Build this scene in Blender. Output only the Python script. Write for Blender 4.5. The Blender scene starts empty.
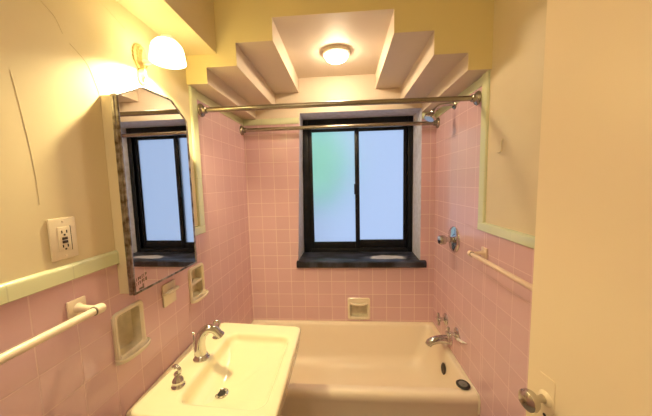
import bpy, bmesh, math, random
from mathutils import Vector, Matrix
random.seed(7)
S = bpy.context.scene
COL = S.collection
PI = math.pi
W = 1.51            # room width between the side walls
YH = -0.76          # plane of the tub front and of the stepped header
YF = -2.9           # wall behind the viewer
ZC = 2.62           # main ceiling

# ------------------------------------------------------------------ materials
MATS = {}
def pbsdf(name, col, rough=.5, metal=0., spec=.5, coat=0., **kw):
    m = bpy.data.materials.new(name); m.use_nodes = True
    nt = m.node_tree; b = nt.nodes['Principled BSDF']
    b.inputs['Base Color'].default_value = (*col, 1)
    b.inputs['Roughness'].default_value = rough
    b.inputs['Metallic'].default_value = metal
    b.inputs['Specular IOR Level'].default_value = spec
    b.inputs['Coat Weight'].default_value = coat
    for k, v in kw.items():
        b.inputs[k.replace('_', ' ')].default_value = v
    MATS[name] = m
    return m
def nodes(m):
    nt = m.node_tree
    return nt, nt.nodes, nt.links, nt.nodes['Principled BSDF']
def noise_col(m, c1, c2, scale=4., detail=4., lo=.35, hi=.65):
    """mottle a material between two of its own pigments"""
    nt, N, L, b = nodes(m)
    g = N.new('ShaderNodeNewGeometry'); t = N.new('ShaderNodeTexNoise')
    t.inputs['Scale'].default_value = scale; t.inputs['Detail'].default_value = detail
    r = N.new('ShaderNodeMapRange'); r.inputs[1].default_value = lo; r.inputs[2].default_value = hi
    x = N.new('ShaderNodeMix'); x.data_type = 'RGBA'
    x.inputs[6].default_value = (*c1, 1); x.inputs[7].default_value = (*c2, 1)
    L.new(g.outputs['Position'], t.inputs['Vector']); L.new(t.outputs['Fac'], r.inputs[0])
    L.new(r.outputs[0], x.inputs[0]); L.new(x.outputs[2], b.inputs['Base Color'])
    return m
def bump(m, scale=60., strength=.1, dist=.002, detail=3.):
    nt, N, L, b = nodes(m)
    g = N.new('ShaderNodeNewGeometry'); t = N.new('ShaderNodeTexNoise')
    t.inputs['Scale'].default_value = scale; t.inputs['Detail'].default_value = detail
    p = N.new('ShaderNodeBump'); p.inputs['Strength'].default_value = strength; p.inputs['Distance'].default_value = dist
    L.new(g.outputs['Position'], t.inputs['Vector']); L.new(t.outputs['Fac'], p.inputs['Height'])
    L.new(p.outputs['Normal'], b.inputs['Normal'])
    return m
def tile_mat(name, axis, pitch_h, off_h, pitch_v, off_v, c1, c2, grout, mortar=.0020, rough=.16, hv=False):
    m = pbsdf(name, c1, rough, 0, .5)
    nt, N, L, b = nodes(m)
    g = N.new('ShaderNodeNewGeometry'); s = N.new('ShaderNodeSeparateXYZ'); L.new(g.outputs['Position'], s.inputs[0])
    def lin(out, off):
        a = N.new('ShaderNodeMath'); a.operation = 'SUBTRACT'; L.new(out, a.inputs[0]); a.inputs[1].default_value = off
        return a.outputs[0]
    c = N.new('ShaderNodeCombineXYZ')
    L.new(lin(s.outputs[axis], off_h), c.inputs[0]); L.new(lin(s.outputs[2], off_v), c.inputs[1])
    k = N.new('ShaderNodeTexBrick'); k.offset = 0; k.squash = 1
    k.inputs['Scale'].default_value = 1; k.inputs['Brick Width'].default_value = pitch_h
    k.inputs['Row Height'].default_value = pitch_v; k.inputs['Mortar Size'].default_value = mortar
    k.inputs['Mortar Smooth'].default_value = .3; k.inputs['Bias'].default_value = 0
    k.inputs['Color1'].default_value = (*c1, 1); k.inputs['Color2'].default_value = (*c2, 1); k.inputs['Mortar'].default_value = (*grout, 1)
    L.new(c.outputs[0], k.inputs['Vector']); L.new(k.outputs['Color'], b.inputs['Base Color'])
    r = N.new('ShaderNodeMapRange'); r.inputs[3].default_value = rough; r.inputs[4].default_value = .7
    L.new(k.outputs['Fac'], r.inputs[0]); L.new(r.outputs[0], b.inputs['Roughness'])
    # wavy glaze + recessed joints
    t = N.new('ShaderNodeTexNoise'); t.inputs['Scale'].default_value = 14; t.inputs['Detail'].default_value = 2
    L.new(g.outputs['Position'], t.inputs['Vector'])
    h = N.new('ShaderNodeMath'); h.operation = 'MULTIPLY'; L.new(t.outputs['Fac'], h.inputs[0]); h.inputs[1].default_value = .6
    d = N.new('ShaderNodeMath'); d.operation = 'SUBTRACT'; L.new(h.outputs[0], d.inputs[0]); L.new(k.outputs['Fac'], d.inputs[1])
    p = N.new('ShaderNodeBump'); p.inputs['Strength'].default_value = .35; p.inputs['Distance'].default_value = .0015
    L.new(d.outputs[0], p.inputs['Height']); L.new(p.outputs['Normal'], b.inputs['Normal'])
    return m
PINK1, PINK2, GROUT = (.71, .475, .525), (.67, .445, .495), (.82, .67, .62)
PLASTER = bump(noise_col(pbsdf('cream_wall_paint', (.75, .66, .455), .5), (.75, .66, .455), (.71, .62, .42), 3), 35, .12, .003)
ALCOVE = bump(pbsdf('white_alcove_paint', (.68, .58, .47), .55), 40, .08, .002)
HEADP = bump(pbsdf('yellow_header_paint', (.80, .70, .37), .5), 40, .08, .002)
GSIDE = (.74, .54, .55)
TILE_L = tile_mat('pink_tile_left', 1, .110, -1.533, .110, 1.295, PINK1, PINK2, GSIDE)
TILE_A = tile_mat('pink_tile_alcove', 1, .113, -.632, .110, 1.295, PINK1, PINK2, GSIDE)
TILE_B = tile_mat('pink_tile_back', 0, .1125, .0085, .110, 1.295, PINK1, PINK2, GROUT)
TRIM_Y = tile_mat('celadon_trim_horizontal', 1, .152, -1.275, 5., -2.5, (.66, .70, .48), (.64, .69, .46), (.54, .58, .40), .0016, .15)
TRIM_Z = tile_mat('celadon_trim_vertical', 1, 9., -8., .152, 1.295, (.66, .70, .48), (.64, .69, .46), (.54, .58, .40), .0016, .15)
TRIM_X = tile_mat('celadon_trim_back', 0, .152, 0., 5., -2.5, (.66, .70, .48), (.64, .69, .46), (.54, .58, .40), .0016, .15)
DOORP = bump(pbsdf('cream_door_gloss', (.88, .76, .55), .30), 24, .12, .003)
ENAMEL = pbsdf('white_tub_enamel', (.84, .74, .60), .30)
SINKW = pbsdf('white_sink_porcelain', (.90, .84, .60), .14, coat=.3)
PORC = pbsdf('cream_porcelain', (.80, .72, .58), .15)
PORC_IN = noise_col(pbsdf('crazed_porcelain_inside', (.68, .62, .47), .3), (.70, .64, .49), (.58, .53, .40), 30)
CHROME = pbsdf('chrome', (.62, .61, .60), .10, 1)
ROD = pbsdf('satin_nickel_rod', (.36, .33, .27), .25, 1)
NICKEL = pbsdf('worn_nickel', (.55, .52, .47), .22, 1)
MIRROR = pbsdf('mirror_silver', (.86, .87, .86), .01, 1)
FRAME = noise_col(pbsdf('tarnished_mirror_frame', (.5, .46, .4), .3, 1), (.44, .42, .40), (.14, .11, .09), 40)
BLACK = noise_col(pbsdf('black_window_paint', (.006, .007, .010), .4, spec=.3), (.005, .006, .009), (.010, .011, .016), 20)
RUBBER = pbsdf('black_rubber', (.015, .015, .015), .5)
GREYR = pbsdf('grey_rubber', (.20, .19, .18), .45)
PLATE = pbsdf('ivory_outlet_plastic', (.82, .72, .56), .35)
SLOT = pbsdf('dark_slot', (.02, .018, .016), .6)
DARKP = pbsdf('dark_button', (.05, .035, .03), .5)
IVORY = pbsdf('ivory_bar_plastic', (.86, .74, .58), .28)
HEADW = bump(noise_col(pbsdf('pale_reveal_plaster', (.70, .70, .76), .6), (.72, .72, .80), (.60, .59, .64), 25), 30, .3, .004)  # white plaster with the bluish window light mixed into its colour
FLOORM = tile_mat('grey_floor_tile', 0, .05, 0, .05, 0, (.45, .42, .38), (.40, .37, .34), (.3, .28, .26))
LEAF = noise_col(pbsdf('leaf_green', (.38, .80, .58), .5), (.34, .76, .54), (.50, .86, .64), 6)

# black sill with worn, bluish-grey and one white smear of paint
SILL = pbsdf('worn_black_sill', (.03, .03, .032), .3)
nt, N, L, b = nodes(SILL)
g = N.new('ShaderNodeNewGeometry'); t = N.new('ShaderNodeTexNoise'); t.inputs['Scale'].default_value = 11; t.inputs['Detail'].default_value = 6
mp = N.new('ShaderNodeMapping'); mp.inputs['Scale'].default_value = (.6, 1.6, .2)
L.new(g.outputs['Position'], mp.inputs['Vector']); L.new(mp.outputs[0], t.inputs['Vector'])
r = N.new('ShaderNodeMapRange'); r.inputs[1].default_value = .45; r.inputs[2].default_value = .7
L.new(t.outputs['Fac'], r.inputs[0])
x = N.new('ShaderNodeMix'); x.data_type = 'RGBA'; x.inputs[6].default_value = (.010, .011, .016, 1); x.inputs[7].default_value = (.085, .095, .15, 1)
L.new(r.outputs[0], x.inputs[0])
sp = N.new('ShaderNodeSeparateXYZ'); L.new(g.outputs['Position'], sp.inputs[0])
def ell(cx, cy, rx, ry):
    a = N.new('ShaderNodeVectorMath'); a.operation = 'SUBTRACT'; L.new(g.outputs['Position'], a.inputs[0]); a.inputs[1].default_value = (cx, cy, 0)
    m2 = N.new('ShaderNodeVectorMath'); m2.operation = 'MULTIPLY'; L.new(a.outputs[0], m2.inputs[0]); m2.inputs[1].default_value = (1 / rx, 1 / ry, 0)
    ln = N.new('ShaderNodeVectorMath'); ln.operation = 'LENGTH'; L.new(m2.outputs[0], ln.inputs[0])
    ad = N.new('ShaderNodeMath'); ad.operation = 'MULTIPLY_ADD'; L.new(t.outputs['Fac'], ad.inputs[0]); ad.inputs[1].default_value = 1.6; L.new(ln.outputs['Value'], ad.inputs[2])
    q = N.new('ShaderNodeMapRange'); q.inputs[1].default_value = 1.75; q.inputs[2].default_value = 1.55; L.new(ad.outputs[0], q.inputs[0])
    return q.outputs[0]
x2 = N.new('ShaderNodeMix'); x2.data_type = 'RGBA'; x2.inputs[7].default_value = (.62, .60, .62, 1)
L.new(x.outputs[2], x2.inputs[6]); L.new(ell(1.14, .075, .20, .05), x2.inputs[0]); L.new(x2.outputs[2], b.inputs['Base Color'])

def emitter(name, col, strength):
    m = bpy.data.materials.new(name); m.use_nodes = True
    nt = m.node_tree; nt.nodes.clear()
    e = nt.nodes.new('ShaderNodeEmission'); e.inputs[0].default_value = (*col, 1); e.inputs[1].default_value = strength
    o = nt.nodes.new('ShaderNodeOutputMaterial'); nt.links.new(e.outputs[0], o.inputs[0]); return m
SCONCE_GLOW = emitter('lit_sconce_glass', (1., .80, .36), 4.2)
DOME_GLOW = emitter('lit_dome_glass', (1., .79, .50), 42.)
FROST = pbsdf('frosted_glass', (.95, .97, 1.), .5)
FROST.node_tree.nodes['Principled BSDF'].inputs['Transmission Weight'].default_value = 1
FROST.node_tree.nodes['Principled BSDF'].inputs['IOR'].default_value = 1.35

# ------------------------------------------------------------------ mesh helpers
OFF = {}
def link(name, bm, mats, parent=None, loc=None, smooth=True, ang=38):
    """bm holds WORLD coordinates; the object is placed at its own origin"""
    if parent is not None: o_ = OFF[parent.name]
    elif loc is not None: o_ = Vector(loc)
    else: o_ = Vector((0, 0, 0))
    bmesh.ops.remove_doubles(bm, verts=bm.verts, dist=1e-6)
    bmesh.ops.recalc_face_normals(bm, faces=bm.faces)
    bmesh.ops.translate(bm, verts=bm.verts, vec=-o_)
    me = bpy.data.meshes.new(name); bm.to_mesh(me); bm.free()
    for m in (mats if isinstance(mats, (list, tuple)) else [mats]): me.materials.append(m)
    if smooth:
        me.polygons.foreach_set('use_smooth', [True] * len(me.polygons))
        me.set_sharp_from_angle(angle=math.radians(ang))
    o = bpy.data.objects.new(name, me); COL.objects.link(o)
    if parent is not None: o.parent = parent
    else: o.location = o_
    OFF[o.name] = o_
    return o
def tag(o, label, cat, group=None):
    o['label'] = label; o['category'] = cat
    if group: o['group'] = group
    return o
def thing(name, loc, label=None, cat=None, group=None):
    o = bpy.data.objects.new(name, None); o.empty_display_size = .05; COL.objects.link(o)
    o.location = loc; OFF[o.name] = Vector(loc)
    if label: tag(o, label, cat, group)
    return o
def struct(name, bm, mats, parent=None, **kw):
    o = link(name, bm, mats, parent, **kw)
    if parent is None: o['kind'] = 'structure'
    return o
def copy_tree(o, loc=None, parent=None):
    c = o.copy(); COL.objects.link(c); c.parent = parent
    if loc is not None: c.location = loc
    for ch in list(o.children): copy_tree(ch, None, c)
    return c
def NB(): return bmesh.new()
def box(bm, lo, hi, bev=0, seg=2):
    lo, hi = [min(a, b_) for a, b_ in zip(lo, hi)], [max(a, b_) for a, b_ in zip(lo, hi)]
    vs = [bm.verts.new((x_, y_, z_)) for x_ in (lo[0], hi[0]) for y_ in (lo[1], hi[1]) for z_ in (lo[2], hi[2])]
    fs = [bm.faces.new([vs[i] for i in q]) for q in ((0, 1, 3, 2), (4, 6, 7, 5), (0, 4, 5, 1), (2, 3, 7, 6), (0, 2, 6, 4), (1, 5, 7, 3))]
    if bev:
        es = list({e for f in fs for e in f.edges})
        bmesh.ops.bevel(bm, geom=es, offset=bev, segments=seg, profile=.5, affect='EDGES')
    return bm
def loft(bm, loops, cap0=True, cap1=True, closed=True):
    R = [[bm.verts.new(p) for p in lp] for lp in loops]
    n = len(R[0])
    for a, c in zip(R, R[1:]):
        for i in range(n if closed else n - 1):
            j = (i + 1) % n
            bm.faces.new((a[i], a[j], c[j], c[i]))
    if cap0: bm.faces.new(R[0][::-1])
    if cap1: bm.faces.new(R[-1])
    return bm
def lathe(bm, prof, org, axis=(0, 0, 1), n=28, sx=1, sy=1, cap0=True, cap1=True, up=None):
    a = Vector(axis).normalized()
    u = Vector(up) if up else (Vector((0, 0, 1)) if abs(a.z) < .9 else Vector((1, 0, 0)))
    u = (u - a * u.dot(a)).normalized(); v = a.cross(u); o = Vector(org)
    loops = [[o + a * h + (u * math.cos(2 * PI * i / n) * sx + v * math.sin(2 * PI * i / n) * sy) * max(r_, 1e-4) for i in range(n)] for r_, h in prof]
    return loft(bm, loops, cap0, cap1)
def tube(bm, pts, rad, n=16, caps=True, flat=1.):
    pts = [Vector(p) for p in pts]
    if not isinstance(rad, (list, tuple)): rad = [rad] * len(pts)
    tang = []
    for i in range(len(pts)):
        t_ = pts[min(i + 1, len(pts) - 1)] - pts[max(i - 1, 0)]; tang.append(t_.normalized())
    u = Vector((0, 0, 1)) if abs(tang[0].z) < .9 else Vector((1, 0, 0))
    loops = []
    for p, t_, r_ in zip(pts, tang, rad):
        u = (u - t_ * u.dot(t_)).normalized(); v = t_.cross(u)
        loops.append([p + (u * math.cos(2 * PI * i / n) * flat + v * math.sin(2 * PI * i / n)) * r_ for i in range(n)])
    return loft(bm, loops, caps, caps)
def spline(P, k=8):
    P = [Vector(p) for p in P]; out = []
    Q = [P[0] * 2 - P[1]] + P + [P[-1] * 2 - P[-2]]
    for i in range(1, len(Q) - 2):
        a, b_, c, d = Q[i - 1:i + 3]
        for j in range(k):
            s = j / k
            out.append(.5 * ((2 * b_) + (c - a) * s + (2 * a - 5 * b_ + 4 * c - d) * s * s + (3 * b_ - a - 3 * c + d) * s ** 3))
    out.append(P[-1]); return out
def rrect(x0, x1, y0, y1, r_, k=6):
    """rounded rectangle as a list of (x, y), counter-clockwise, 4*(k+1) points"""
    o = []
    for cx, cy, a0 in ((x1 - r_, y1 - r_, 0), (x0 + r_, y1 - r_, PI / 2), (x0 + r_, y0 + r_, PI), (x1 - r_, y0 + r_, 1.5 * PI)):
        for i in range(k + 1):
            a = a0 + PI / 2 * i / k
            o.append((cx + r_ * math.cos(a), cy + r_ * math.sin(a)))
    return o
def prism(bm, poly, fn0, fn1):
    return loft(bm, [[fn0(*p) for p in poly], [fn1(*p) for p in poly]])
def wall_grid(us, vs, fn, mat_of, hole):
    """flat wall cut into cells; fn(u, v) -> point; skips hole cells"""
    bm = NB(); us = sorted(set(us)); vs = sorted(set(vs)); V = {}
    def vert(u, v):
        if (u, v) not in V: V[(u, v)] = bm.verts.new(fn(u, v))
        return V[(u, v)]
    for a, b_ in zip(us, us[1:]):
        for c, d in zip(vs, vs[1:]):
            if hole((a + b_) / 2, (c + d) / 2): continue
            f = bm.faces.new((vert(a, c), vert(b_, c), vert(b_, d), vert(a, d)))
            f.material_index = mat_of((a + b_) / 2, (c + d) / 2)
    return bm

# ------------------------------------------------------------------ the room shell
ZT = 1.295          # top of the pink wainscot, bottom of the celadon rail
YT0, YT1 = -.748, -.692   # celadon upright at the mouth of the tub alcove
Z1, Z2, Z3, Z4 = 2.080, 2.159, 2.269, 2.378
S1, S2, S3 = .110, .269, .458
ZTT = 2.032         # bottom of the celadon band under the alcove ceiling
def inside(u, v, R): return any(a < u < b_ and c < v < d for a, b_, c, d in R)

HOLES_L = [(-1.300, -1.194, .962, 1.110), (-.852, -.748, .972, 1.122)]
us = [YF, 0, YT0, YT1] + [q for h in HOLES_L for q in h[:2]]
vs = [0, ZC, ZT, ZTT] + [q for h in HOLES_L for q in h[2:]]
def mat_side(u, v):
    if u > YT0: return 1 if v < ZTT + .03 else 2
    return 0 if v < ZT + .02 else 2
bm = wall_grid(us, vs, lambda u, v: (0, u, v), mat_side, lambda u, v: inside(u, v, HOLES_L))
wl = struct('wall_left', bm, [TILE_L, TILE_A, PLASTER], smooth=False)
# old hairline seams in the paint
for P in ([(-1.423, 2.061), (-1.405, 2.05), (-1.388, 2.036), (-1.372, 2.003)], [(-1.355, 1.985), (-1.326, 1.966), (-1.303, 1.943), (-1.285, 1.90), (-1.272, 1.862)],
          [(-1.509, 1.847), (-1.502, 1.79), (-1.490, 1.685), (-1.484, 1.60), (-1.482, 1.518)], [(-1.243, 2.18), (-1.20, 2.165), (-1.14, 2.145)]):
    struct('paint_seam', tube(NB(), spline([(0.0002, y_, z_) for y_, z_ in P], 5), .0008, 6), PLASTER, wl)
wl['label'] = 'left wall, cream paint above a pink tile wainscot'

HOLES_R = []
bm = wall_grid([YF, 0, YT0, YT1], [0, ZC, ZT, ZTT], lambda u, v: (W, u, v), mat_side, lambda u, v: False)
wr = struct('wall_right', bm, [TILE_L, TILE_A, PLASTER], smooth=False)

# back wall with the window opening and the soap-dish recess
WX0, WX1, WZ0, WZ1 = .435, 1.402, .87, 2.112
SOAP = (.832, .978, .440, .560)
def skew(u, v):
    x_ = u
    if abs(u - WX0) < 1e-6: x_ = .408 + (v - WZ0) / (WZ1 - WZ0) * .051   # the old opening is not plumb on its left side
    return (x_, 0, v)
bm = wall_grid([0, WX0, SOAP[0], SOAP[1], WX1, W], [0, SOAP[2], SOAP[3], WZ0, ZTT, WZ1, ZC], skew,
               lambda u, v: 0 if v < ZTT + .03 else 1, lambda u, v: inside(u, v, [(WX0, WX1, WZ0, WZ1), SOAP]))
struct('wall_back', bm, [TILE_B, ALCOVE], smooth=False)
YW = .225           # the window stands at the far side of the thick wall
bm = NB()
L0 = [(.408, 0, WZ0), (.459, 0, WZ1), (WX1, 0, WZ1), (WX1, 0, WZ0)]
L1 = [(.425, YW + .06, WZ0), (.448, YW + .06, WZ1), (WX1 - .008, YW + .06, WZ1), (WX1 - .008, YW + .06, WZ0)]
loft(bm, [L0, L1], False, False)
struct('trim_1', bm, HEADW, smooth=False)          # plastered reveal

bm = wall_grid([0, W], [0, ZC], lambda u, v: (u, YF, v), lambda u, v: 0, lambda u, v: False)
struct('wall_front', bm, [PLASTER], smooth=False)
bm = wall_grid([0, W], [YF, 0], lambda u, v: (u, v, 0), lambda u, v: 0, lambda u, v: False)
struct('floor', bm, [FLOORM], smooth=False)
bm = wall_grid([0, W], [YF, 0], lambda u, v: (u, v, ZC), lambda u, v: 0, lambda u, v: False)
struct('ceiling', bm, [PLASTER], smooth=False)

# stepped header and ceiling over the tub, one plaster mass
prof = [(0, ZC), (0, Z1), (S1, Z1), (S1, Z2), (S2, Z2), (S2, Z3), (S3, Z3), (S3, Z4),
        (W - S3, Z4), (W - S3, Z3), (W - S2, Z3), (W - S2, Z2), (W - S1, Z2), (W - S1, Z1), (W, Z1), (W, ZC)]
bm = prism(NB(), prof, lambda x_, z_: (x_, YH, z_), lambda x_, z_: (x_, 0, z_))
for f in bm.faces:
    f.material_index = 1 if all(abs(v.co.y - YH) < 1e-5 for v in f.verts) else 0
struct('ceiling_alcove', bm, [ALCOVE, HEADP], smooth=False)
# boxed-in soffit along the left wall
bm = box(NB(), (0, YF, 2.222), (.168, YH, ZC))
struct('wall_soffit', bm, [PLASTER], smooth=False)

# celadon trim: bullnose strip swept along a line
def bull(bm, p0, p1, nrm, wid, hgt, th=.011):
    """p0->p1 path of the strip's low edge; wid = direction across; rounded at its outer edge"""
    nrm, wid = Vector(nrm), Vector(wid)
    pr = [(0, -.004), (0, th * .8), (.002, th)] + [(hgt - th + th * math.sin(a) * 1., th * math.cos(a)) for a in [PI / 2 * i / 6 for i in range(7)]] + [(hgt, -.004)]
    return loft(bm, [[Vector(p) + wid * s + nrm * h for s, h in pr] for p in (p0, p1)])
def strip(n, mat, *a, **k): struct(n, bull(NB(), *a, **k), mat)
HR = .047
strip('trim_2', TRIM_Y, (0, YF, ZT), (0, YT1, ZT), (1, 0, 0), (0, 0, 1), HR)
strip('trim_3', TRIM_Z, (0, YT1, ZT + HR * .9), (0, YT1, Z1), (1, 0, 0), (0, -1, 0), YT1 - YT0)
strip('trim_4', TRIM_Y, (W, YF, ZT), (W, YT1, ZT), (-1, 0, 0), (0, 0, 1), HR)
strip('trim_5', TRIM_Z, (W, YT1, ZT + HR * .9), (W, YT1, Z1), (-1, 0, 0), (0, -1, 0), YT1 - YT0)
strip('trim_6', TRIM_Y, (0, YT1, ZTT), (0, 0, ZTT), (1, 0, 0), (0, 0, 1), Z1 - ZTT, th=.006)
strip('trim_7', TRIM_Y, (W, YT1, ZTT), (W, 0, ZTT), (-1, 0, 0), (0, 0, 1), Z1 - ZTT, th=.006)
strip('trim_8', TRIM_X, (.004, 0, ZTT), (.452, 0, ZTT), (0, -1, 0), (0, 0, 1), Z1 - ZTT, th=.006)
strip('trim_9', TRIM_X, (WX1, 0, ZTT), (W - .004, 0, ZTT), (0, -1, 0), (0, 0, 1), Z1 - ZTT, th=.006)

# ------------------------------------------------------------------ window
win = bpy.data.objects.new('window_1', None); COL.objects.link(win); win.location = (.91, YW, .93); OFF['window_1'] = Vector(win.location); win['kind'] = 'structure'
def frame4(bm, x0, x1, z0, z1, y0, y1, wl_, wr_, wb, wt_, bev=.003):
    box(bm, (x0, y0, z0), (x0 + wl_, y1, z1), bev); box(bm, (x1 - wr_, y0, z0), (x1, y1, z1), bev)
    box(bm, (x0 + wl_, y0, z0), (x1 - wr_, y1, z0 + wb), bev); box(bm, (x0 + wl_, y0, z1 - wt_), (x1 - wr_, y1, z1), bev)
    return bm
bm = frame4(NB(), .425, 1.398, .915, 2.112, YW, YW + .06, .066, .045, .052, .085, .004)
link('window_frame', bm, BLACK, win)
s1 = link('sash', frame4(NB(), .488, .935, .962, 2.035, YW + .006, YW + .030, .034, .038, .064, .03), BLACK, win)
p1 = link('pane', box(NB(), (.520, YW + .016, 1.022), (.900, YW + .021, 2.008)), FROST, s1, smooth=False)
s2 = link('sash', frame4(NB(), .900, 1.358, .962, 2.035, YW + .032, YW + .056, .036, .034, .075, .03), BLACK, win)
p2 = link('pane', box(NB(), (.934, YW + .042, 1.034), (1.328, YW + .047, 2.008)), FROST, s2, smooth=False)
link('latch', box(NB(), (.888, YW - .010, 1.455), (.922, YW + .008, 1.545), .004), BLACK, s1)
bm = NB()
sec = [(YW + .05, .93), (-.022, .921), (-.032, .915), (-.034, .905), (-.034, .878), (-.028, .870), (0, .870), (YW + .05, .870)]
loft(bm, [[(x_, y_, z_) for y_, z_ in sec] for x_ in (.398, 1.442)])
# notch the ears of the sill so that only its nosing runs past the opening
bm.free(); bm = NB()
nose = [(.004, .924), (-.022, .921), (-.032, .915), (-.034, .905), (-.034, .878), (-.028, .870), (.004, .870)]
loft(bm, [[(x_, min(y_, -.001), z_) for y_, z_ in nose] for x_ in (.400, 1.442)])
deck = [(YW + .01, .935), (-.02, .9215), (-.02, .871), (YW + .01, .871)]
loft(bm, [[(x_, y_, z_) for y_, z_ in deck] for x_ in (.412, 1.396)])
link('window_sill', bm, SILL, win, ang=25)
struct('trim_10', box(NB(), (.3, YW + .061, .80), (1.5, YW + .075, .93)), HEADW)     # outer stone ledge closing the wall below the frame

# outdoors: a green shrub behind the frosted left pane
sh = thing('shrub', (.30, 2.0, 0), 'green foliage outside, blurred behind the left frosted window pane', 'shrub')
bm = NB()
tube(bm, spline([(.30, 2.0, 0), (.33, 2.02, .8), (.28, 1.98, 1.6)], 6), [.05 - .002 * i for i in range(13)], 10)
link('stem', bm, pbsdf('bark', (.12, .08, .05), .8), sh)
bm = NB()
for i in range(1400):
    a, e, rr = random.uniform(0, 2 * PI), random.uniform(-1, 1), random.random() ** .55
    c = Vector((.38 + .50 * rr * math.cos(a) * math.sqrt(1 - e * e), 2.0 + .3 * rr * math.sin(a) * math.sqrt(1 - e * e), 1.90 + .78 * rr * e))
    d = Vector((random.uniform(-1, 1), random.uniform(-1, 1), random.uniform(-.8, .8))).normalized(); n_ = d.orthogonal().normalized() * .035
    vs_ = [bm.verts.new(p) for p in (c - d * .075, c + n_, c + d * .075, c - n_)]
    bm.faces.new(vs_)
link('foliage', bm, LEAF, sh, smooth=False)

# ------------------------------------------------------------------ bathtub
ZB = .40
tub = thing('bathtub', (W / 2, -.38, 0), 'cream enamelled bathtub built in between the tiled walls under the window', 'bathtub')
bm = NB()
Lp = []
def ring(x0, x1, y0, y1, z_, r_): Lp.append([(a, b_, z_) for a, b_ in rrect(x0, x1, y0, y1, r_, 7)])
e = .002
ring(e, W - e, YH + .012, -e, .0, .004)
ring(e, W - e, YH + .012, -e, .32, .004)
ring(e, W - e, YH + .004, -e, .345, .006)
ring(e, W - e, YH, -e, .365, .008)
ring(e, W - e, YH + .004, -e, .383, .010)
ring(e + .001, W - e - .001, YH + .013, -e - .001, .396, .014)
ring(e + .004, W - e - .004, YH + .025, -e - .004, ZB, .02)
ring(.060, W - .028, YH + .055, -.022, ZB - .001, .05)
ring(.066, W - .034, YH + .063, -.028, ZB - .006, .055)
ring(.072, W - .038, YH + .070, -.034, ZB - .020, .06)
ring(.11, W - .055, YH + .082, -.050, .30, .08)
ring(.19, W - .085, YH + .100, -.075, .18, .10)
ring(.25, W - .12, YH + .125, -.105, .115, .11)
ring(.32, W - .19, YH + .18, -.16, .088, .11)
ring(.45, W - .32, YH + .28, -.26, .082, .08)
loft(bm, Lp)
link('tub_shell', bm, ENAMEL, tub, ang=60)
bm = NB()
lathe(bm, [(.034, 0), (.036, .004), (.031, .008), (.020, .009), (.018, .006), (.004, .006)], (1.452, -.400, .292), (-1, 0, .12), 26, sx=1.05, sy=.95)
link('overflow_plate', bm, DARKP, tub)
link('caulk_bead', tube(NB(), [(.004, YH + .01, ZB), (.004, -.005, ZB), (W - .004, -.005, ZB), (W - .004, YH + .012, ZB - .002), (W - .004, YH + .002, ZB - .025), (W - .004, YH + .004, .30)], .0055, 8), PORC, tub)
st = thing('tub_stopper', (1.452, -.682, ZB), 'black rubber tub stopper lying on the front right corner of the tub rim', 'stopper')
bm = NB(); lathe(bm, [(.030, 0), (.036, .003), (.037, .008), (.033, .012), (.027, .0125), (.0265, .010), (.024, .0095)], (1.452, -.682, ZB + .0005), (0, 0, 1), 30, cap1=True)
link('rim', bm, RUBBER, st)
bm = NB(); lathe(bm, [(.0235, .0095), (.0225, .012), (.010, .0125), (.009, .016), (.003, .017)], (1.452, -.682, ZB + .0005), (0, 0, 1), 24)
link('centre_disc', bm, GREYR, st)

# taps and spout on the right wall
tap = thing('bath_tap', (W, -.267, .572), 'round cross-handled bath tap farther from the room, nearest the window wall', 'tap', 'bath taps above the tub spout')
bm = NB(); lathe(bm, [(.041, -.003), (.041, .004), (.036, .010), (.020, .016), (.014, .018)], (W, -.267, .572), (-1, 0, 0), 28)
link('escutcheon', bm, CHROME, tap)
bm = NB(); lathe(bm, [(.012, .014), (.012, .034), (.016, .036), (.016, .044), (.010, .047)], (W, -.267, .572), (-1, 0, 0), 20)
link('stem', bm, CHROME, tap)
bm = NB()
for k in range(4):
    a = PI / 4 + k * PI / 2 + .5
    d = Vector((0, math.cos(a), math.sin(a))); c = Vector((W - .052, -.267, .572))
    tube(bm, [c, c + d * .014, c + d * .030, c + d * .040, c + d * .044], [.010, .0085, .009, .010, .004], 10)
lathe(bm, [(.015, .042), (.018, .050), (.015, .062), (.005, .066)], (W, -.267, .572), (-1, 0, 0), 18)
link('handle', bm, CHROME, tap)
tap2 = copy_tree(tap, (W, -.455, .572)); tap2['label'] = 'round cross-handled bath tap nearer the room, beside the white sliver'
spt = thing('tub_spout', (W, -.352, .470), 'chrome tub spout jutting over the tub below the two round taps', 'spout')
bm = NB(); lathe(bm, [(.036, 0), (.036, .005), (.030, .012), (.026, .014)], (W, -.352, .470), (-1, 0, 0), 26); link('flange', bm, CHROME, spt)
bm = NB()
pth = spline([(W - .008, -.352, .470), (W - .05, -.352, .472), (W - .10, -.353, .466), (W - .135, -.354, .452), (W - .148, -.354, .432)], 6)
tube(bm, pth, [.031 - .008 * (i / (len(pth) - 1)) for i in range(len(pth))], 20)
link('spout_body', bm, CHROME, spt)
CHIPW = pbsdf('white_chip', (.95, .92, .88), .3)
ch = link('tile_sliver', tube(NB(), [(W - .004, -.47, .545), (W - .012, -.50, .562), (W - .015, -.56, .585), (W - .008, -.60, .602)], [.004, .011, .010, .003], 10, flat=.7), CHIPW, loc=(W, -.47, .545))
tag(ch, 'thin white sliver sticking to the pink tile right of the bath taps', 'sliver')
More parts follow.
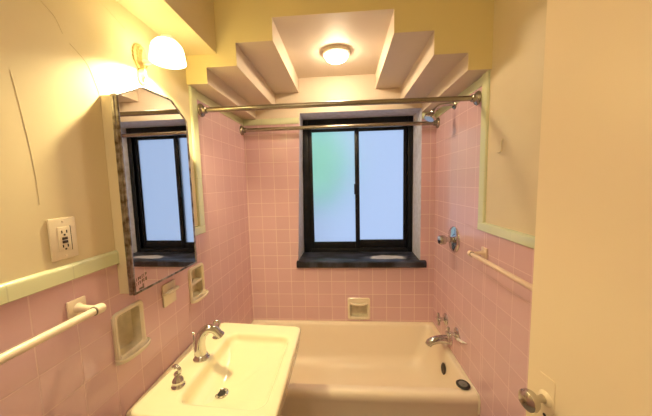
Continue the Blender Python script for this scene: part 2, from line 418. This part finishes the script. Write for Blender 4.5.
# shower valve
sv = thing('shower_valve', (W, -.38, 1.175), 'round chrome shower valve with knob, on the right tile wall', 'shower valve')
bm = NB(); lathe(bm, [(.084, -.003), (.084, .004), (.079, .010), (.060, .015), (.030, .020), (.026, .022)], (W, -.38, 1.175), (-1, 0, 0), 40); link('escutcheon', bm, CHROME, sv)
bm = NB(); lathe(bm, [(.018, .018), (.018, .055), (.022, .058)], (W, -.38, 1.175), (-1, 0, 0), 22); link('stem', bm, CHROME, sv)
bm = NB(); lathe(bm, [(.022, .056), (.029, .060), (.031, .070), (.030, .090), (.026, .098), (.010, .101)], (W, -.38, 1.172), (-1, 0, 0), 12)
link('knob', bm, NICKEL, sv)
# shower head
shw = thing('shower', (W, -.344, 2.035), 'small chrome shower head on a bent arm high on the right wall', 'shower')
bm = NB(); lathe(bm, [(.030, -.003), (.030, .003), (.024, .010), (.013, .014)], (W, -.344, 2.035), (-1, 0, 0), 26); link('flange', bm, ROD, shw)
bm = NB(); pth = spline([(W - .008, -.344, 2.035), (W - .05, -.344, 2.040), (W - .10, -.344, 2.030), (W - .135, -.344, 2.000)], 6); tube(bm, pth, .0105, 14); link('shower_arm', bm, CHROME, shw)
bm = NB()
ax = Vector((-.50, -.20, -.84)).normalized(); o0 = Vector((W - .132, -.344, 2.003))
lathe(bm, [(.010, -.004), (.015, .004), (.016, .012), (.012, .020), (.014, .026), (.022, .033), (.030, .042), (.034, .051), (.034, .060), (.031, .063)], o0, ax, 28)
shd = link('shower_rose', bm, NICKEL, shw)
bm = NB(); lathe(bm, [(.030, .062), (.029, .0645), (.012, .066), (.003, .066)], o0, ax, 24); link('spray_plate', bm, NICKEL, shd)

# ------------------------------------------------------------------ curtain rods
def rod(y_, z_, r_, fr, label):
    t_ = thing('shower_rod', (0, y_, z_), label, 'curtain rod', 'straight curtain rods across the tub')
    link('bar', tube(NB(), [(.006, y_, z_), (W * .5, y_, z_ + .003), (W - .006, y_, z_)], r_, 20), ROD, t_)
    for x_, s in ((0, 1), (W, -1)):
        link('flange', lathe(NB(), [(fr, 0), (fr, .004), (fr * .9, .010), (r_ * 1.5, .016), (r_ * 1.35, .032), (r_ * 1.02, .034)], (x_ + s * .0125 if y_ < -.6 else x_ + s * .0005, y_, z_), (s, 0, 0), 28), ROD, t_)
    return t_
rod(-.662, 1.977, .0135, .036, 'nickel shower curtain rod over the front edge of the tub, nearer of two')
rod(-.045, 1.987, .0145, .038, 'nickel curtain rod close against the window, farther of two')

# ------------------------------------------------------------------ ceramic wall fittings
def niche(name, parent_label, cat, y0, y1, z0, z1, hole, side='L', div=False, lip=True):
    """recessed ceramic fitting; (u, v, depth) -> point on its wall"""
    P = (lambda u, v, d: (d, u, v)) if side == 'L' else (lambda u, v, d: (u, -d, v))
    t_ = thing(name, P((y0 + y1) / 2, z0, 0), parent_label, cat)
    k = 5
    def rr_(a, b_, c, d_, r_): return rrect(a, b_, c, d_, r_, k)
    bm = NB(); hy0, hy1, hz0, hz1 = hole
    seq = [(rr_(y0, y1, z0, z1, .018), .0005), (rr_(y0, y1, z0, z1, .018), .006), (rr_(y0 + .004, y1 - .004, z0 + .004, z1 - .004, .016), .011),
           (rr_(hy0 - .004, hy1 + .004, hz0 - .004, hz1 + .004, .014), .011), (rr_(hy0 + .002, hy1 - .002, hz0 + .002, hz1 - .002, .012), .004)]
    loft(bm, [[P(u, v, d) for u, v in lp] for lp, d in seq], False, False)
    fr = link('frame', bm, PORC, t_)
    bm = NB()
    dp = -.042
    seq = [(rr_(hy0 + .002, hy1 - .002, hz0 + .002, hz1 - .002, .012), .004), (rr_(hy0 + .005, hy1 - .005, hz0 + .005, hz1 - .005, .014), dp * .7),
           (rr_(hy0 + .02, hy1 - .02, hz0 + .02, hz1 - .02, .012), dp)]
    loft(bm, [[P(u, v, d) for u, v in lp] for lp, d in seq], False, True)
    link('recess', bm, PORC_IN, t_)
    if div:
        zc = (hz0 + hz1) / 2
        a, b_ = P(hy0 + .001, zc - .006, dp * .8), P(hy1 - .001, zc + .006, .007)
        link('divider', box(NB(), a, b_, .004), PORC, t_)
    if lip:
        bm = NB(); n = 14; lo, hi = [], []
        ed = [((y0 + y1) / 2 + (y1 - y0) * .54 * math.cos(PI * i / n), .006 + .034 * math.sin(PI * i / n) ** .7) for i in range(n + 1)]
        zb = z0 + .004
        loft(bm, [[P(u, zb, max(d, .003)) for u, d in ed], [P(u * 1, zb + .012, d + .004) for u, d in ed], [P(u, zb + .016, d) for u, d in ed], [P(u, zb + .010, max(d - .008, .002)) for u, d in ed]])
        link('lip', bm, PORC, t_)
    return t_
niche('wall_niche', 'large recessed ceramic niche with a lip, on the left wall beside the towel bar end', 'wall niche', -1.315, -1.180, .945, 1.126, HOLES_L[0])
niche('tumbler_holder', 'small recessed ceramic holder with two compartments, left wall near the tub', 'tumbler holder', -.868, -.734, .955, 1.138, HOLES_L[1], div=True)
t_ = niche('soap_dish', 'square recessed ceramic soap dish in the back wall just above the tub', 'soap dish', .812, .998, .420, .606, SOAP, side='B', lip=False)
bm = NB()
tube(bm, [(.836, -.012, .560), (.870, -.022, .556), (.905, -.025, .555), (.94, -.022, .556), (.974, -.012, .560)], [.007, .010, .011, .010, .007], 12)
link('grab_bar', bm, PORC, t_)
for u in (.862, .893, .924, .95): link('nub', lathe(NB(), [(.006, -.004), (.005, .004), (.002, .007)], (u, -.010, .432), (0, -1, 0), 12), PORC, t_)
tb = thing('toothbrush_holder', (0, -1.022, 1.03), 'flat square ceramic toothbrush holder with a bright narrow shelf, below the mirror', 'toothbrush holder')
link('back_plate', box(NB(), (.0005, -1.066, 1.030), (.010, -.982, 1.130), .004), PORC, tb)
bm = NB(); n = 16
ed = [(-1.026 + .050 * math.cos(PI * i / n), .008 + .027 * math.sin(PI * i / n) ** .5) for i in range(n + 1)]
loft(bm, [[(d * .9, y_, 1.088) for y_, d in ed], [(d, y_, 1.091) for y_, d in ed], [(d, y_, 1.096) for y_, d in ed], [(d * .93, y_, 1.098) for y_, d in ed]])
link('shelf', bm, PORC, tb)

# ------------------------------------------------------------------ towel bars
PINKBAR = pbsdf('pinkish_cream_bar', (.78, .60, .47), .3)
def towel_bar(side, xb, z_, y0, y1, r_, label, mat):
    s = 1 if side == 'L' else -1; xw = 0 if side == 'L' else W
    t_ = thing('towel_bar', (xw, y0, z_), label, 'towel bar')
    link('bar', tube(NB(), [(xb, y0 - .012, z_), (xb, y1, z_)], r_, 18), mat, t_)
    for y_, q in ((y0, 1), (y1, -1)):
        br = link('bracket', box(NB(), (xw + s * .0005, y_ - .027, z_ - .022), (xw + s * .009, y_ + .027, z_ + .032), .004), mat, t_)
        link('arm', tube(NB(), spline([(xw + s * .006, y_, z_ + .004), (xw + s * .03, y_, z_ + .003), (xb - s * .008, y_ + q * .004, z_)], 5), [.017, .014, .012, .0105, .010, .0095, .009, .009, .009, .009, .009], 14), mat, br)
        link('end_cap', lathe(NB(), [(r_ + .0035, 0), (r_ + .004, .002), (r_ + .004, .020), (r_ + .002, .026), (r_ * .5, .029)], (xb, y_ - q * .010, z_), (0, q, 0), 20), mat, br)
        link('joint_ring', lathe(NB(), [(r_ + .0012, 0), (r_ + .0022, .001), (r_ + .0012, .003)], (xb, y_ - q * .013, z_), (0, q, 0), 18), FRAME, br)
    return t_
towel_bar('L', .070, 1.203, -1.424, -2.02, .0108, 'ivory towel bar on the left wall under the outlet', IVORY)
towel_bar('R', 1.440, 1.183, -.757, -1.345, .0105, 'pinkish cream towel bar on the right tile wall, partly behind the door', PINKBAR)
hk = link('wall_hook', tube(NB(), spline([(W - .001, -.872, 1.735), (W - .006, -.872, 1.725), (W - .006, -.872, 1.69), (W - .012, -.868, 1.676), (W - .014, -.850, 1.680)], 5), .0026, 8), PLASTER, loc=(W, -.872, 1.70))
tag(hk, 'small painted-over hook on the cream right wall', 'hook')

# ------------------------------------------------------------------ outlet
ou = thing('wall_outlet', (0, -1.437, 1.36), 'ivory outlet plate with test buttons on the left wall above the tile rail', 'outlet')
link('cover_plate', box(NB(), (.0005, -1.473, 1.360), (.0065, -1.401, 1.478), .003), PLATE, ou)
fc = link('receptacle', box(NB(), (.005, -1.454, 1.384), (.0082, -1.420, 1.452), .001), PLATE, ou)
link('gap', box(NB(), (.005, -1.4205, 1.383), (.0070, -1.4175, 1.453)), SLOT, ou)
for z_ in (1.4195, 1.4095): link('test_button', box(NB(), (.008, -1.4445, z_ - .0038), (.0098, -1.4300, z_ + .0038), .0008), DARKP, fc)
for zc in (1.3975, 1.438):
    for y_ in (-1.4435, -1.4305): link('slot', box(NB(), (.008, y_ - .0013, zc - .0035), (.0088, y_ + .0013, zc + .0045)), SLOT, fc)
    link('ground_hole', lathe(NB(), [(.0026, 0), (.0026, .0012)], (.0078, -1.437, zc - .0085), (1, 0, 0), 12), SLOT, fc)
for z_ in (1.370, 1.468): link('screw', lathe(NB(), [(.003, 0), (.0028, .001), (.001, .0014)], (.006, -1.437, z_), (1, 0, 0), 12), IVORY, ou)

# ------------------------------------------------------------------ medicine cabinet
mc = thing('medicine_cabinet', (0, -1.08, 1.18), 'mirrored medicine cabinet with clipped top corners, on the left wall', 'medicine cabinet')
LW = .385; PX, PY = .017, .99986
def mp_(t_, z_, d): return (.054 + t_ * PX + d * PY, -1.275 + t_ * PY - d * PX, z_)
poly = [(0, 1.180), (LW, 1.180), (LW, 1.862), (LW - .105, 1.932), (.112, 1.930), (0, 1.866)]
def inset(P, d):
    n = len(P); out = []
    for i in range(n):
        a, b_, c = Vector(P[i - 1]), Vector(P[i]), Vector(P[(i + 1) % n])
        n1 = Vector((-(b_ - a).y, (b_ - a).x)).normalized(); n2 = Vector((-(c - b_).y, (c - b_).x)).normalized()
        m_ = (n1 + n2); m_ = m_ / max(m_.dot(n1), .2); out.append(tuple(b_ + m_ * d))
    return out
body = inset(poly, .004)
bm = loft(NB(), [[(.0005, -1.275 + p[0], p[1]) for p in body], [mp_(p[0], p[1], -.0155) for p in body]])
link('cabinet_body', bm, PLASTER, mc, smooth=False)
dr = link('mirror_glass', loft(NB(), [[mp_(*p, -.001) for p in inset(poly, .003)], [mp_(*p, .004) for p in inset(poly, .003)]]), MIRROR, mc, smooth=False)
bm = loft(NB(), [[mp_(*p, -.015) for p in poly], [mp_(*p, -.006) for p in poly], [mp_(*p, -.004) for p in inset(poly, .002)], [mp_(*p, -.001) for p in poly], [mp_(*p, .006) for p in poly], [mp_(*p, .0075) for p in inset(poly, .003)], [mp_(*p, .0065) for p in inset(poly, .007)], [mp_(*p, .003) for p in inset(poly, .008)]], False, False)
link('mirror_frame', bm, FRAME, mc, ang=25)

bm = NB()
rs = random.Random(3)
for row, (za, zb) in enumerate(((1.224, 1.236), (1.207, 1.219))):
    for k in range(6):
        t0 = .014 + k * .0085 + row * -.001; dz = k * .0016
        a = mp_(t0, za + dz, .0041); box(bm, a, mp_(t0 + rs.uniform(.002, .0035), zb + dz, .0045))
        box(bm, mp_(t0, za + dz + rs.choice((0, .005, .010)), .0041), mp_(t0 + .006, za + dz + .0125, .0045)) if k % 2 else None
box(bm, mp_(.040, 1.190, .0041), mp_(.045, 1.207, .0045)); box(bm, mp_(.024, 1.1905, .0041), mp_(.046, 1.197, .0045))
mk = link('mirror_mark', bm, pbsdf('brown_mark', (.16, .11, .08), .6), dr, smooth=False)  # short rows of small brown strokes low on the mirror
mk['label'] = 'small brown mark in the lower corner of the mirror'

# ------------------------------------------------------------------ sconce
PLATE_BR = pbsdf('tan_sconce_metal', (.55, .42, .20), .4, .3)
sc = thing('wall_sconce', (0, -1.08, 2.03), 'lit glass sconce on an ornate plate above the mirror', 'wall lamp')
bm = NB(); n = 40
def half_w(z_):       # a big scalloped lobe above, a waist, a small lobe below
    a = .036 * math.sqrt(max(0, 1 - ((z_ - .072) / .048) ** 2)) if abs(z_ - .072) < .048 else 0
    b_ = .020 * math.sqrt(max(0, 1 - ((z_ + .004) / .030) ** 2)) if abs(z_ + .004) < .030 else 0
    return max(a, b_, .011 if 0 < z_ < .05 else 0) * (1 + .05 * math.sin(z_ * 420))
zz = [-.0338 + .1536 * k / 30 for k in range(31)]
out = [(half_w(z_) + .0012, z_) for z_ in zz] + [(-half_w(z_) - .0012, z_) for z_ in reversed(zz)]
def plate(k, h): return [(h, -1.078 + y_ * k, 2.0 + .05 + (z_ - .05) * (1 - (1 - k) * .45)) for y_, z_ in out]
loft(bm, [plate(1, .0005), plate(1, .007), plate(.82, .011), plate(.74, .008), plate(.60, .015), plate(.45, .011), plate(.30, .020)])
link('back_plate', bm, PLATE_BR, sc)
pth = spline([(.015, -1.078, 2.052), (.045, -1.079, 2.05), (.085, -1.080, 2.085), (.115, -1.080, 2.128)], 6)
link('arm', tube(NB(), pth, [.012 - .004 * math.sin(PI * i / (len(pth) - 1)) for i in range(len(pth))], 12), PORC, sc)
lathe_p = [(.022, .128), (.030, .126), (.034, .118)]
link('shade_fitter', lathe(NB(), [(.018, .0), (.026, -.004), (.027, -.016)], (.125, -1.080, 2.140), (0, 0, 1), 20), PORC, sc)
bm = NB()
lathe(bm, [(.022, 0), (.040, -.008), (.053, -.024), (.059, -.045), (.062, -.068), (.064, -.082), (.062, -.083), (.058, -.066), (.050, -.026), (.038, -.012), (.020, -.004)], (.122, -1.085, 2.125), (0, 0, 1), 32, cap0=False, cap1=False)
link('glass_shade', bm, SCONCE_GLOW, sc)

def lamp(name, kind, loc, power, col, parent=None, **kw):
    l = bpy.data.lights.new(name, kind); l.energy = power; l.color = col
    for k_, v_ in kw.items(): setattr(l, k_, v_)
    o = bpy.data.objects.new(name, l); COL.objects.link(o)
    if parent is not None: o.parent = parent; o.location = Vector(loc) - OFF[parent.name]
    else: o.location = loc
    return o
lamp('bulb', 'POINT', (.122, -1.085, 2.086), 15.5, (1., .81, .40), sc, shadow_soft_size=.022)
# unseen fill light, added behind the viewer to brighten the near walls and door
lamp('fill_light', 'AREA', (.40, -2.45, 2.60), 3.2, (1., .84, .62), size=.35)

# dome lamp on the alcove ceiling
dm = thing('ceiling_light', (.765, -.375, Z4), 'lit round flush dome light on the stepped ceiling over the tub', 'ceiling light')
link('base_ring', lathe(NB(), [(.088, 0), (.089, -.010), (.086, -.018), (.077, -.023), (.071, -.023), (.071, -.015)], (.765, -.375, Z4 - .0005), (0, 0, 1), 40, cap1=False), PORC, dm)
link('glass_dome', lathe(NB(), [(.070, -.014), (.070, -.024), (.067, -.036), (.058, -.046), (.041, -.054), (.019, -.058), (.003, -.059)], (.765, -.375, Z4), (0, 0, 1), 40), DOME_GLOW, dm)

# ------------------------------------------------------------------ sink
ZS = .80
sk = thing('sink', (.30, -1.07, 0), 'white rectangular porcelain sink along the left wall below the mirror', 'sink')
QA, QB, QC, QD = Vector((.095, -.757)), Vector((.562, -.790)), Vector((.566, -1.385)), Vector((.050, -1.352))   # far-back, far-front, near-front, near-back
SX, SY = .49, .60
def q_(x_, y_, z_):      # local metres (x: wall to front, y: near to far) -> deck plane
    s, t2 = x_ / SX, y_ / SY
    p = (QD * (1 - s) + QC * s) * (1 - t2) + (QA * (1 - s) + QB * s) * t2
    return (p.x, p.y, z_)
KS = 9
def orr(d, r_): return rrect(d, SX - d, d, SY - d, r_, KS)
DRX, DRY = .200, .245          # waste hole, on the deck's local axes
def bowl(d, r_, bulge=1.):
    P = rrect(.128 + d, SX - .046 - d, .068 + d, SY - .098 - d, r_, KS); o = []
    for x_, y_ in P:
        w_ = max(0, 1 - (x_ - .128) / .16)
        x_ += w_ * bulge * (.038 * math.exp(-((y_ - .300) / .075) ** 2) - .016 * max(0, (y_ - .36) / .15))
        o.append((x_, y_))
    return o
def depth(x_, y_):             # the floor falls from the far end towards the waste
    r_ = math.hypot((x_ - DRX) * .8, y_ - DRY)
    t2 = min(1, r_ / .27); t2 = t2 * t2 * (3 - 2 * t2)
    return .118 - .080 * t2
loops = [[q_(x_, y_, z_) for x_, y_ in lp] for lp, z_ in [(orr(.10, .05), .62), (orr(.045, .05), .645), (orr(.022, .05), .672), (orr(.010, .045), .72), (orr(.003, .04), .772), (orr(.001, .035), .786), (orr(.0, .035), .793), (orr(.003, .034), .799), (orr(.010, .03), .8015),
         (orr(.022, .03), ZS), (orr(.03, .03), ZS), (bowl(-.014, .055), ZS), (bowl(-.004, .05), .7975)]]
for d, r_, k_ in ((.002, .048, .22), (.005, .047, .55), (.009, .047, .82), (.018, .05, .95)):
    loops.append([q_(x_, y_, ZS - depth(x_, y_) * k_) for x_, y_ in bowl(d, r_)])
base_ = bowl(.036, .055, .85)
for t2 in (0, .2, .4, .6, .8, .98):
    lp = []
    for x_, y_ in base_:
        a = math.atan2(y_ - DRY, x_ - DRX)
        x2, y2 = x_ + (DRX + .018 * math.cos(a) - x_) * t2, y_ + (DRY + .018 * math.sin(a) - y_) * t2
        lp.append(q_(x2, y2, ZS - depth(x2, y2) * 1.0))
    loops.append(lp)
bm = loft(NB(), loops)
link('basin', bm, SINKW, sk, ang=65)
DRP = q_(DRX, DRY, ZS - .1175)
bm = NB(); lathe(bm, [(.085, 0), (.085, .02), (.065, .05), (.055, .3), (.06, .52), (.09, .64)], (.30, -1.08, 0), (0, 0, 1), 28, sx=1, sy=1.15); link('pedestal', bm, SINKW, sk)
link('wall_hanger', box(NB(), (.001, -1.30, .66), (.115, -.83, .755), .01), SINKW, sk)
bm = NB(); lathe(bm, [(.027, .001), (.028, .007), (.023, .0095), (.016, .006)], DRP, (0, 0, 1), 26); dn = link('drain_ring', bm, CHROME, sk)
bm = NB(); lathe(bm, [(.0165, .0062), (.012, .0068), (.002, .0072)], DRP, (0, 0, 1), 20); link('drain_plug', bm, SLOT, dn)

# faucet: spout and two scroll handles
fa = thing('sink_faucet', (.16, -1.06, ZS), 'chrome sink faucet with arched spout and two scroll handles, on the sink deck', 'faucet')
bm = NB(); lathe(bm, [(.033, 0), (.034, .005), (.029, .011), (.027, .017), (.022, .021)], (.158, -1.062, ZS), (0, 0, 1), 28); link('base', bm, CHROME, fa)
bm = NB(); pth = spline([(.158, -1.062, ZS + .014), (.154, -1.061, ZS + .06), (.163, -1.058, ZS + .105), (.188, -1.052, ZS + .130), (.218, -1.045, ZS + .122), (.238, -1.040, ZS + .094)], 7)
tube(bm, pth, [.0235 - .008 * (i / (len(pth) - 1)) for i in range(len(pth))], 18); spo = link('spout', bm, CHROME, fa)
bm = NB(); lathe(bm, [(.015, 0), (.0175, .002), (.0175, .014), (.014, .016)], pth[-1] + Vector((-.004, 0, .008)), (pth[-1] - pth[-2]), 18); link('aerator', bm, CHROME, spo)
bm = NB(); tube(bm, [(.128, -1.062, ZS + .0), (.128, -1.062, ZS + .112)], .0028, 8); lathe(bm, [(.003, 0), (.006, .004), (.006, .010), (.002, .013)], (.128, -1.062, ZS + .108), (0, 0, 1), 12); link('lift_rod', bm, CHROME, fa)
for (hx, hy, sgn) in ((.155, -1.222, -1), (.152, -.902, 1)):
    bm = NB(); lathe(bm, [(.023, 0), (.0245, .004), (.020, .010), (.0185, .016), (.0205, .022), (.017, .030), (.012, .036), (.010, .044), (.013, .049), (.010, .055)], (hx, hy, ZS), (0, 0, 1), 24)
    h = link('handle', bm, CHROME, fa)
    bm = NB(); pth = spline([(hx, hy, ZS + .050), (hx + .012, hy + .004 * sgn, ZS + .060), (hx + .012, hy + .006 * sgn, ZS + .074), (hx - .002, hy + .004 * sgn, ZS + .083), (hx - .014, hy, ZS + .076), (hx - .010, hy - .002 * sgn, ZS + .066)], 6)
    tube(bm, pth, [.0065] * (len(pth) - 6) + [.006, .0057, .0055, .0053, .005, .0045], 12); link('scroll_lever', bm, CHROME, h)

# ------------------------------------------------------------------ door, folded back along the right wall
DE, DH = Vector((1.340, -1.340)), Vector((1.462, -2.02))
dd = (DH - DE).normalized(); dn_ = Vector((-dd.y, dd.x))
if dn_.x < 0: dn_ = -dn_
def dp(t_, d, z_): p = DE + dd * t_ + dn_ * d; return (p.x, p.y, z_)
DL = (DH - DE).length
bm = NB()
loft(bm, [[dp(t_, d, z_) for t_, d in ((.002, 0), (0, .002), (0, .033), (.002, .035), (DL, .035), (DL, 0))] for z_ in (.012, 2.10)])
door = struct('door_1', bm, DOORP, loc=dp(DL, .0175, .012), ang=20)
KZ = .948
bm = NB(); c = dp(.062, 0, KZ)
nrm = (-dn_.x, -dn_.y, 0)
lathe(bm, [(.021, -.001), (.021, .003), (.017, .007), (.012, .010)], c, nrm, 26); link('knob_rosette', bm, DOORP, door)
bm = NB(); lathe(bm, [(.012, .008), (.009, .016), (.0085, .030), (.012, .037)], c, nrm, 22); ros = link('knob_shank', bm, NICKEL, door)
bm = NB(); lathe(bm, [(.012, .034), (.024, .040), (.0285, .050), (.0275, .060), (.020, .067), (.006, .070)], c, nrm, 30); link('door_knob', bm, NICKEL, ros)
bm = NB()
loft(bm, [[dp(.062 + a, d, KZ - .045 + b_) for a, b_ in rrect(-.024, .024, -.07, .11, .006, 3)] for d in (.001, -.0022)])
link('lock_plate', bm, DOORP, door)
bm = NB(); lathe(bm, [(.005, 0), (.005, .0012)], dp(.062, -.0018, KZ - .05), nrm, 12); link('keyhole', bm, SLOT, door)
bm = NB(); c = dp(.062, .035, KZ); n2 = (dn_.x, dn_.y, 0)
lathe(bm, [(.024, -.001), (.024, .003), (.012, .010), (.010, .022), (.022, .028), (.026, .038), (.018, .050), (.005, .053)], c, n2, 24); link('door_knob', bm, NICKEL, door)
for z_ in (.25, 1.05, 1.85): link('hinge', tube(NB(), [dp(DL + .006, -.004, z_ - .04), dp(DL + .006, -.004, z_ + .04)], .006, 10), NICKEL, door)
struct('trim_11', box(NB(), (1.448, -2.12, 0), (W - .001, -2.034, 2.14), .004), DOORP)

# ------------------------------------------------------------------ daylight
wd = bpy.data.worlds.new('sky'); S.world = wd; wd.use_nodes = True
nt = wd.node_tree; bg = nt.nodes['Background']; bg.inputs[0].default_value = (.52, .68, 1.0, 1); bg.inputs[1].default_value = .30

lamp('sun', 'SUN', (.5, -6, 8), 1.5, (1., .97, .9), angle=.02).rotation_euler = (math.radians(48), 0, math.radians(-12))

# ------------------------------------------------------------------ camera
cam = bpy.data.cameras.new('camera'); co = bpy.data.objects.new('camera', cam); COL.objects.link(co)
yaw, pitch, roll = .07043, .09353, -.02329
F = Vector((-math.sin(yaw) * math.cos(pitch), math.cos(yaw) * math.cos(pitch), -math.sin(pitch)))
R = Vector((math.cos(yaw), math.sin(yaw), 0)); U = R.cross(F)
c_, s_ = math.cos(roll), math.sin(roll)
R2 = R * c_ + U * s_; U2 = U * c_ - R * s_
M = Matrix(((R2.x, U2.x, -F.x, .8002), (R2.y, U2.y, -F.y, -2.1209), (R2.z, U2.z, -F.z, 1.5574), (0, 0, 0, 1)))
co.matrix_world = M
cam.sensor_width = 36; cam.sensor_fit = 'HORIZONTAL'; cam.lens = 263.64 / 652 * 36; cam.clip_start = .02; cam.clip_end = 100
S.camera = co
vs_ = S.view_settings
S.display_settings.display_device = 'sRGB'; vs_.view_transform = 'Standard'; vs_.look = 'None'; vs_.gamma = 1; vs_.use_curve_mapping = False
vs_.exposure = 1.68
S.cycles.max_bounces = 10; S.cycles.diffuse_bounces = 6; S.cycles.glossy_bounces = 6; S.cycles.transmission_bounces = 8
S.cycles.sample_clamp_indirect = 6
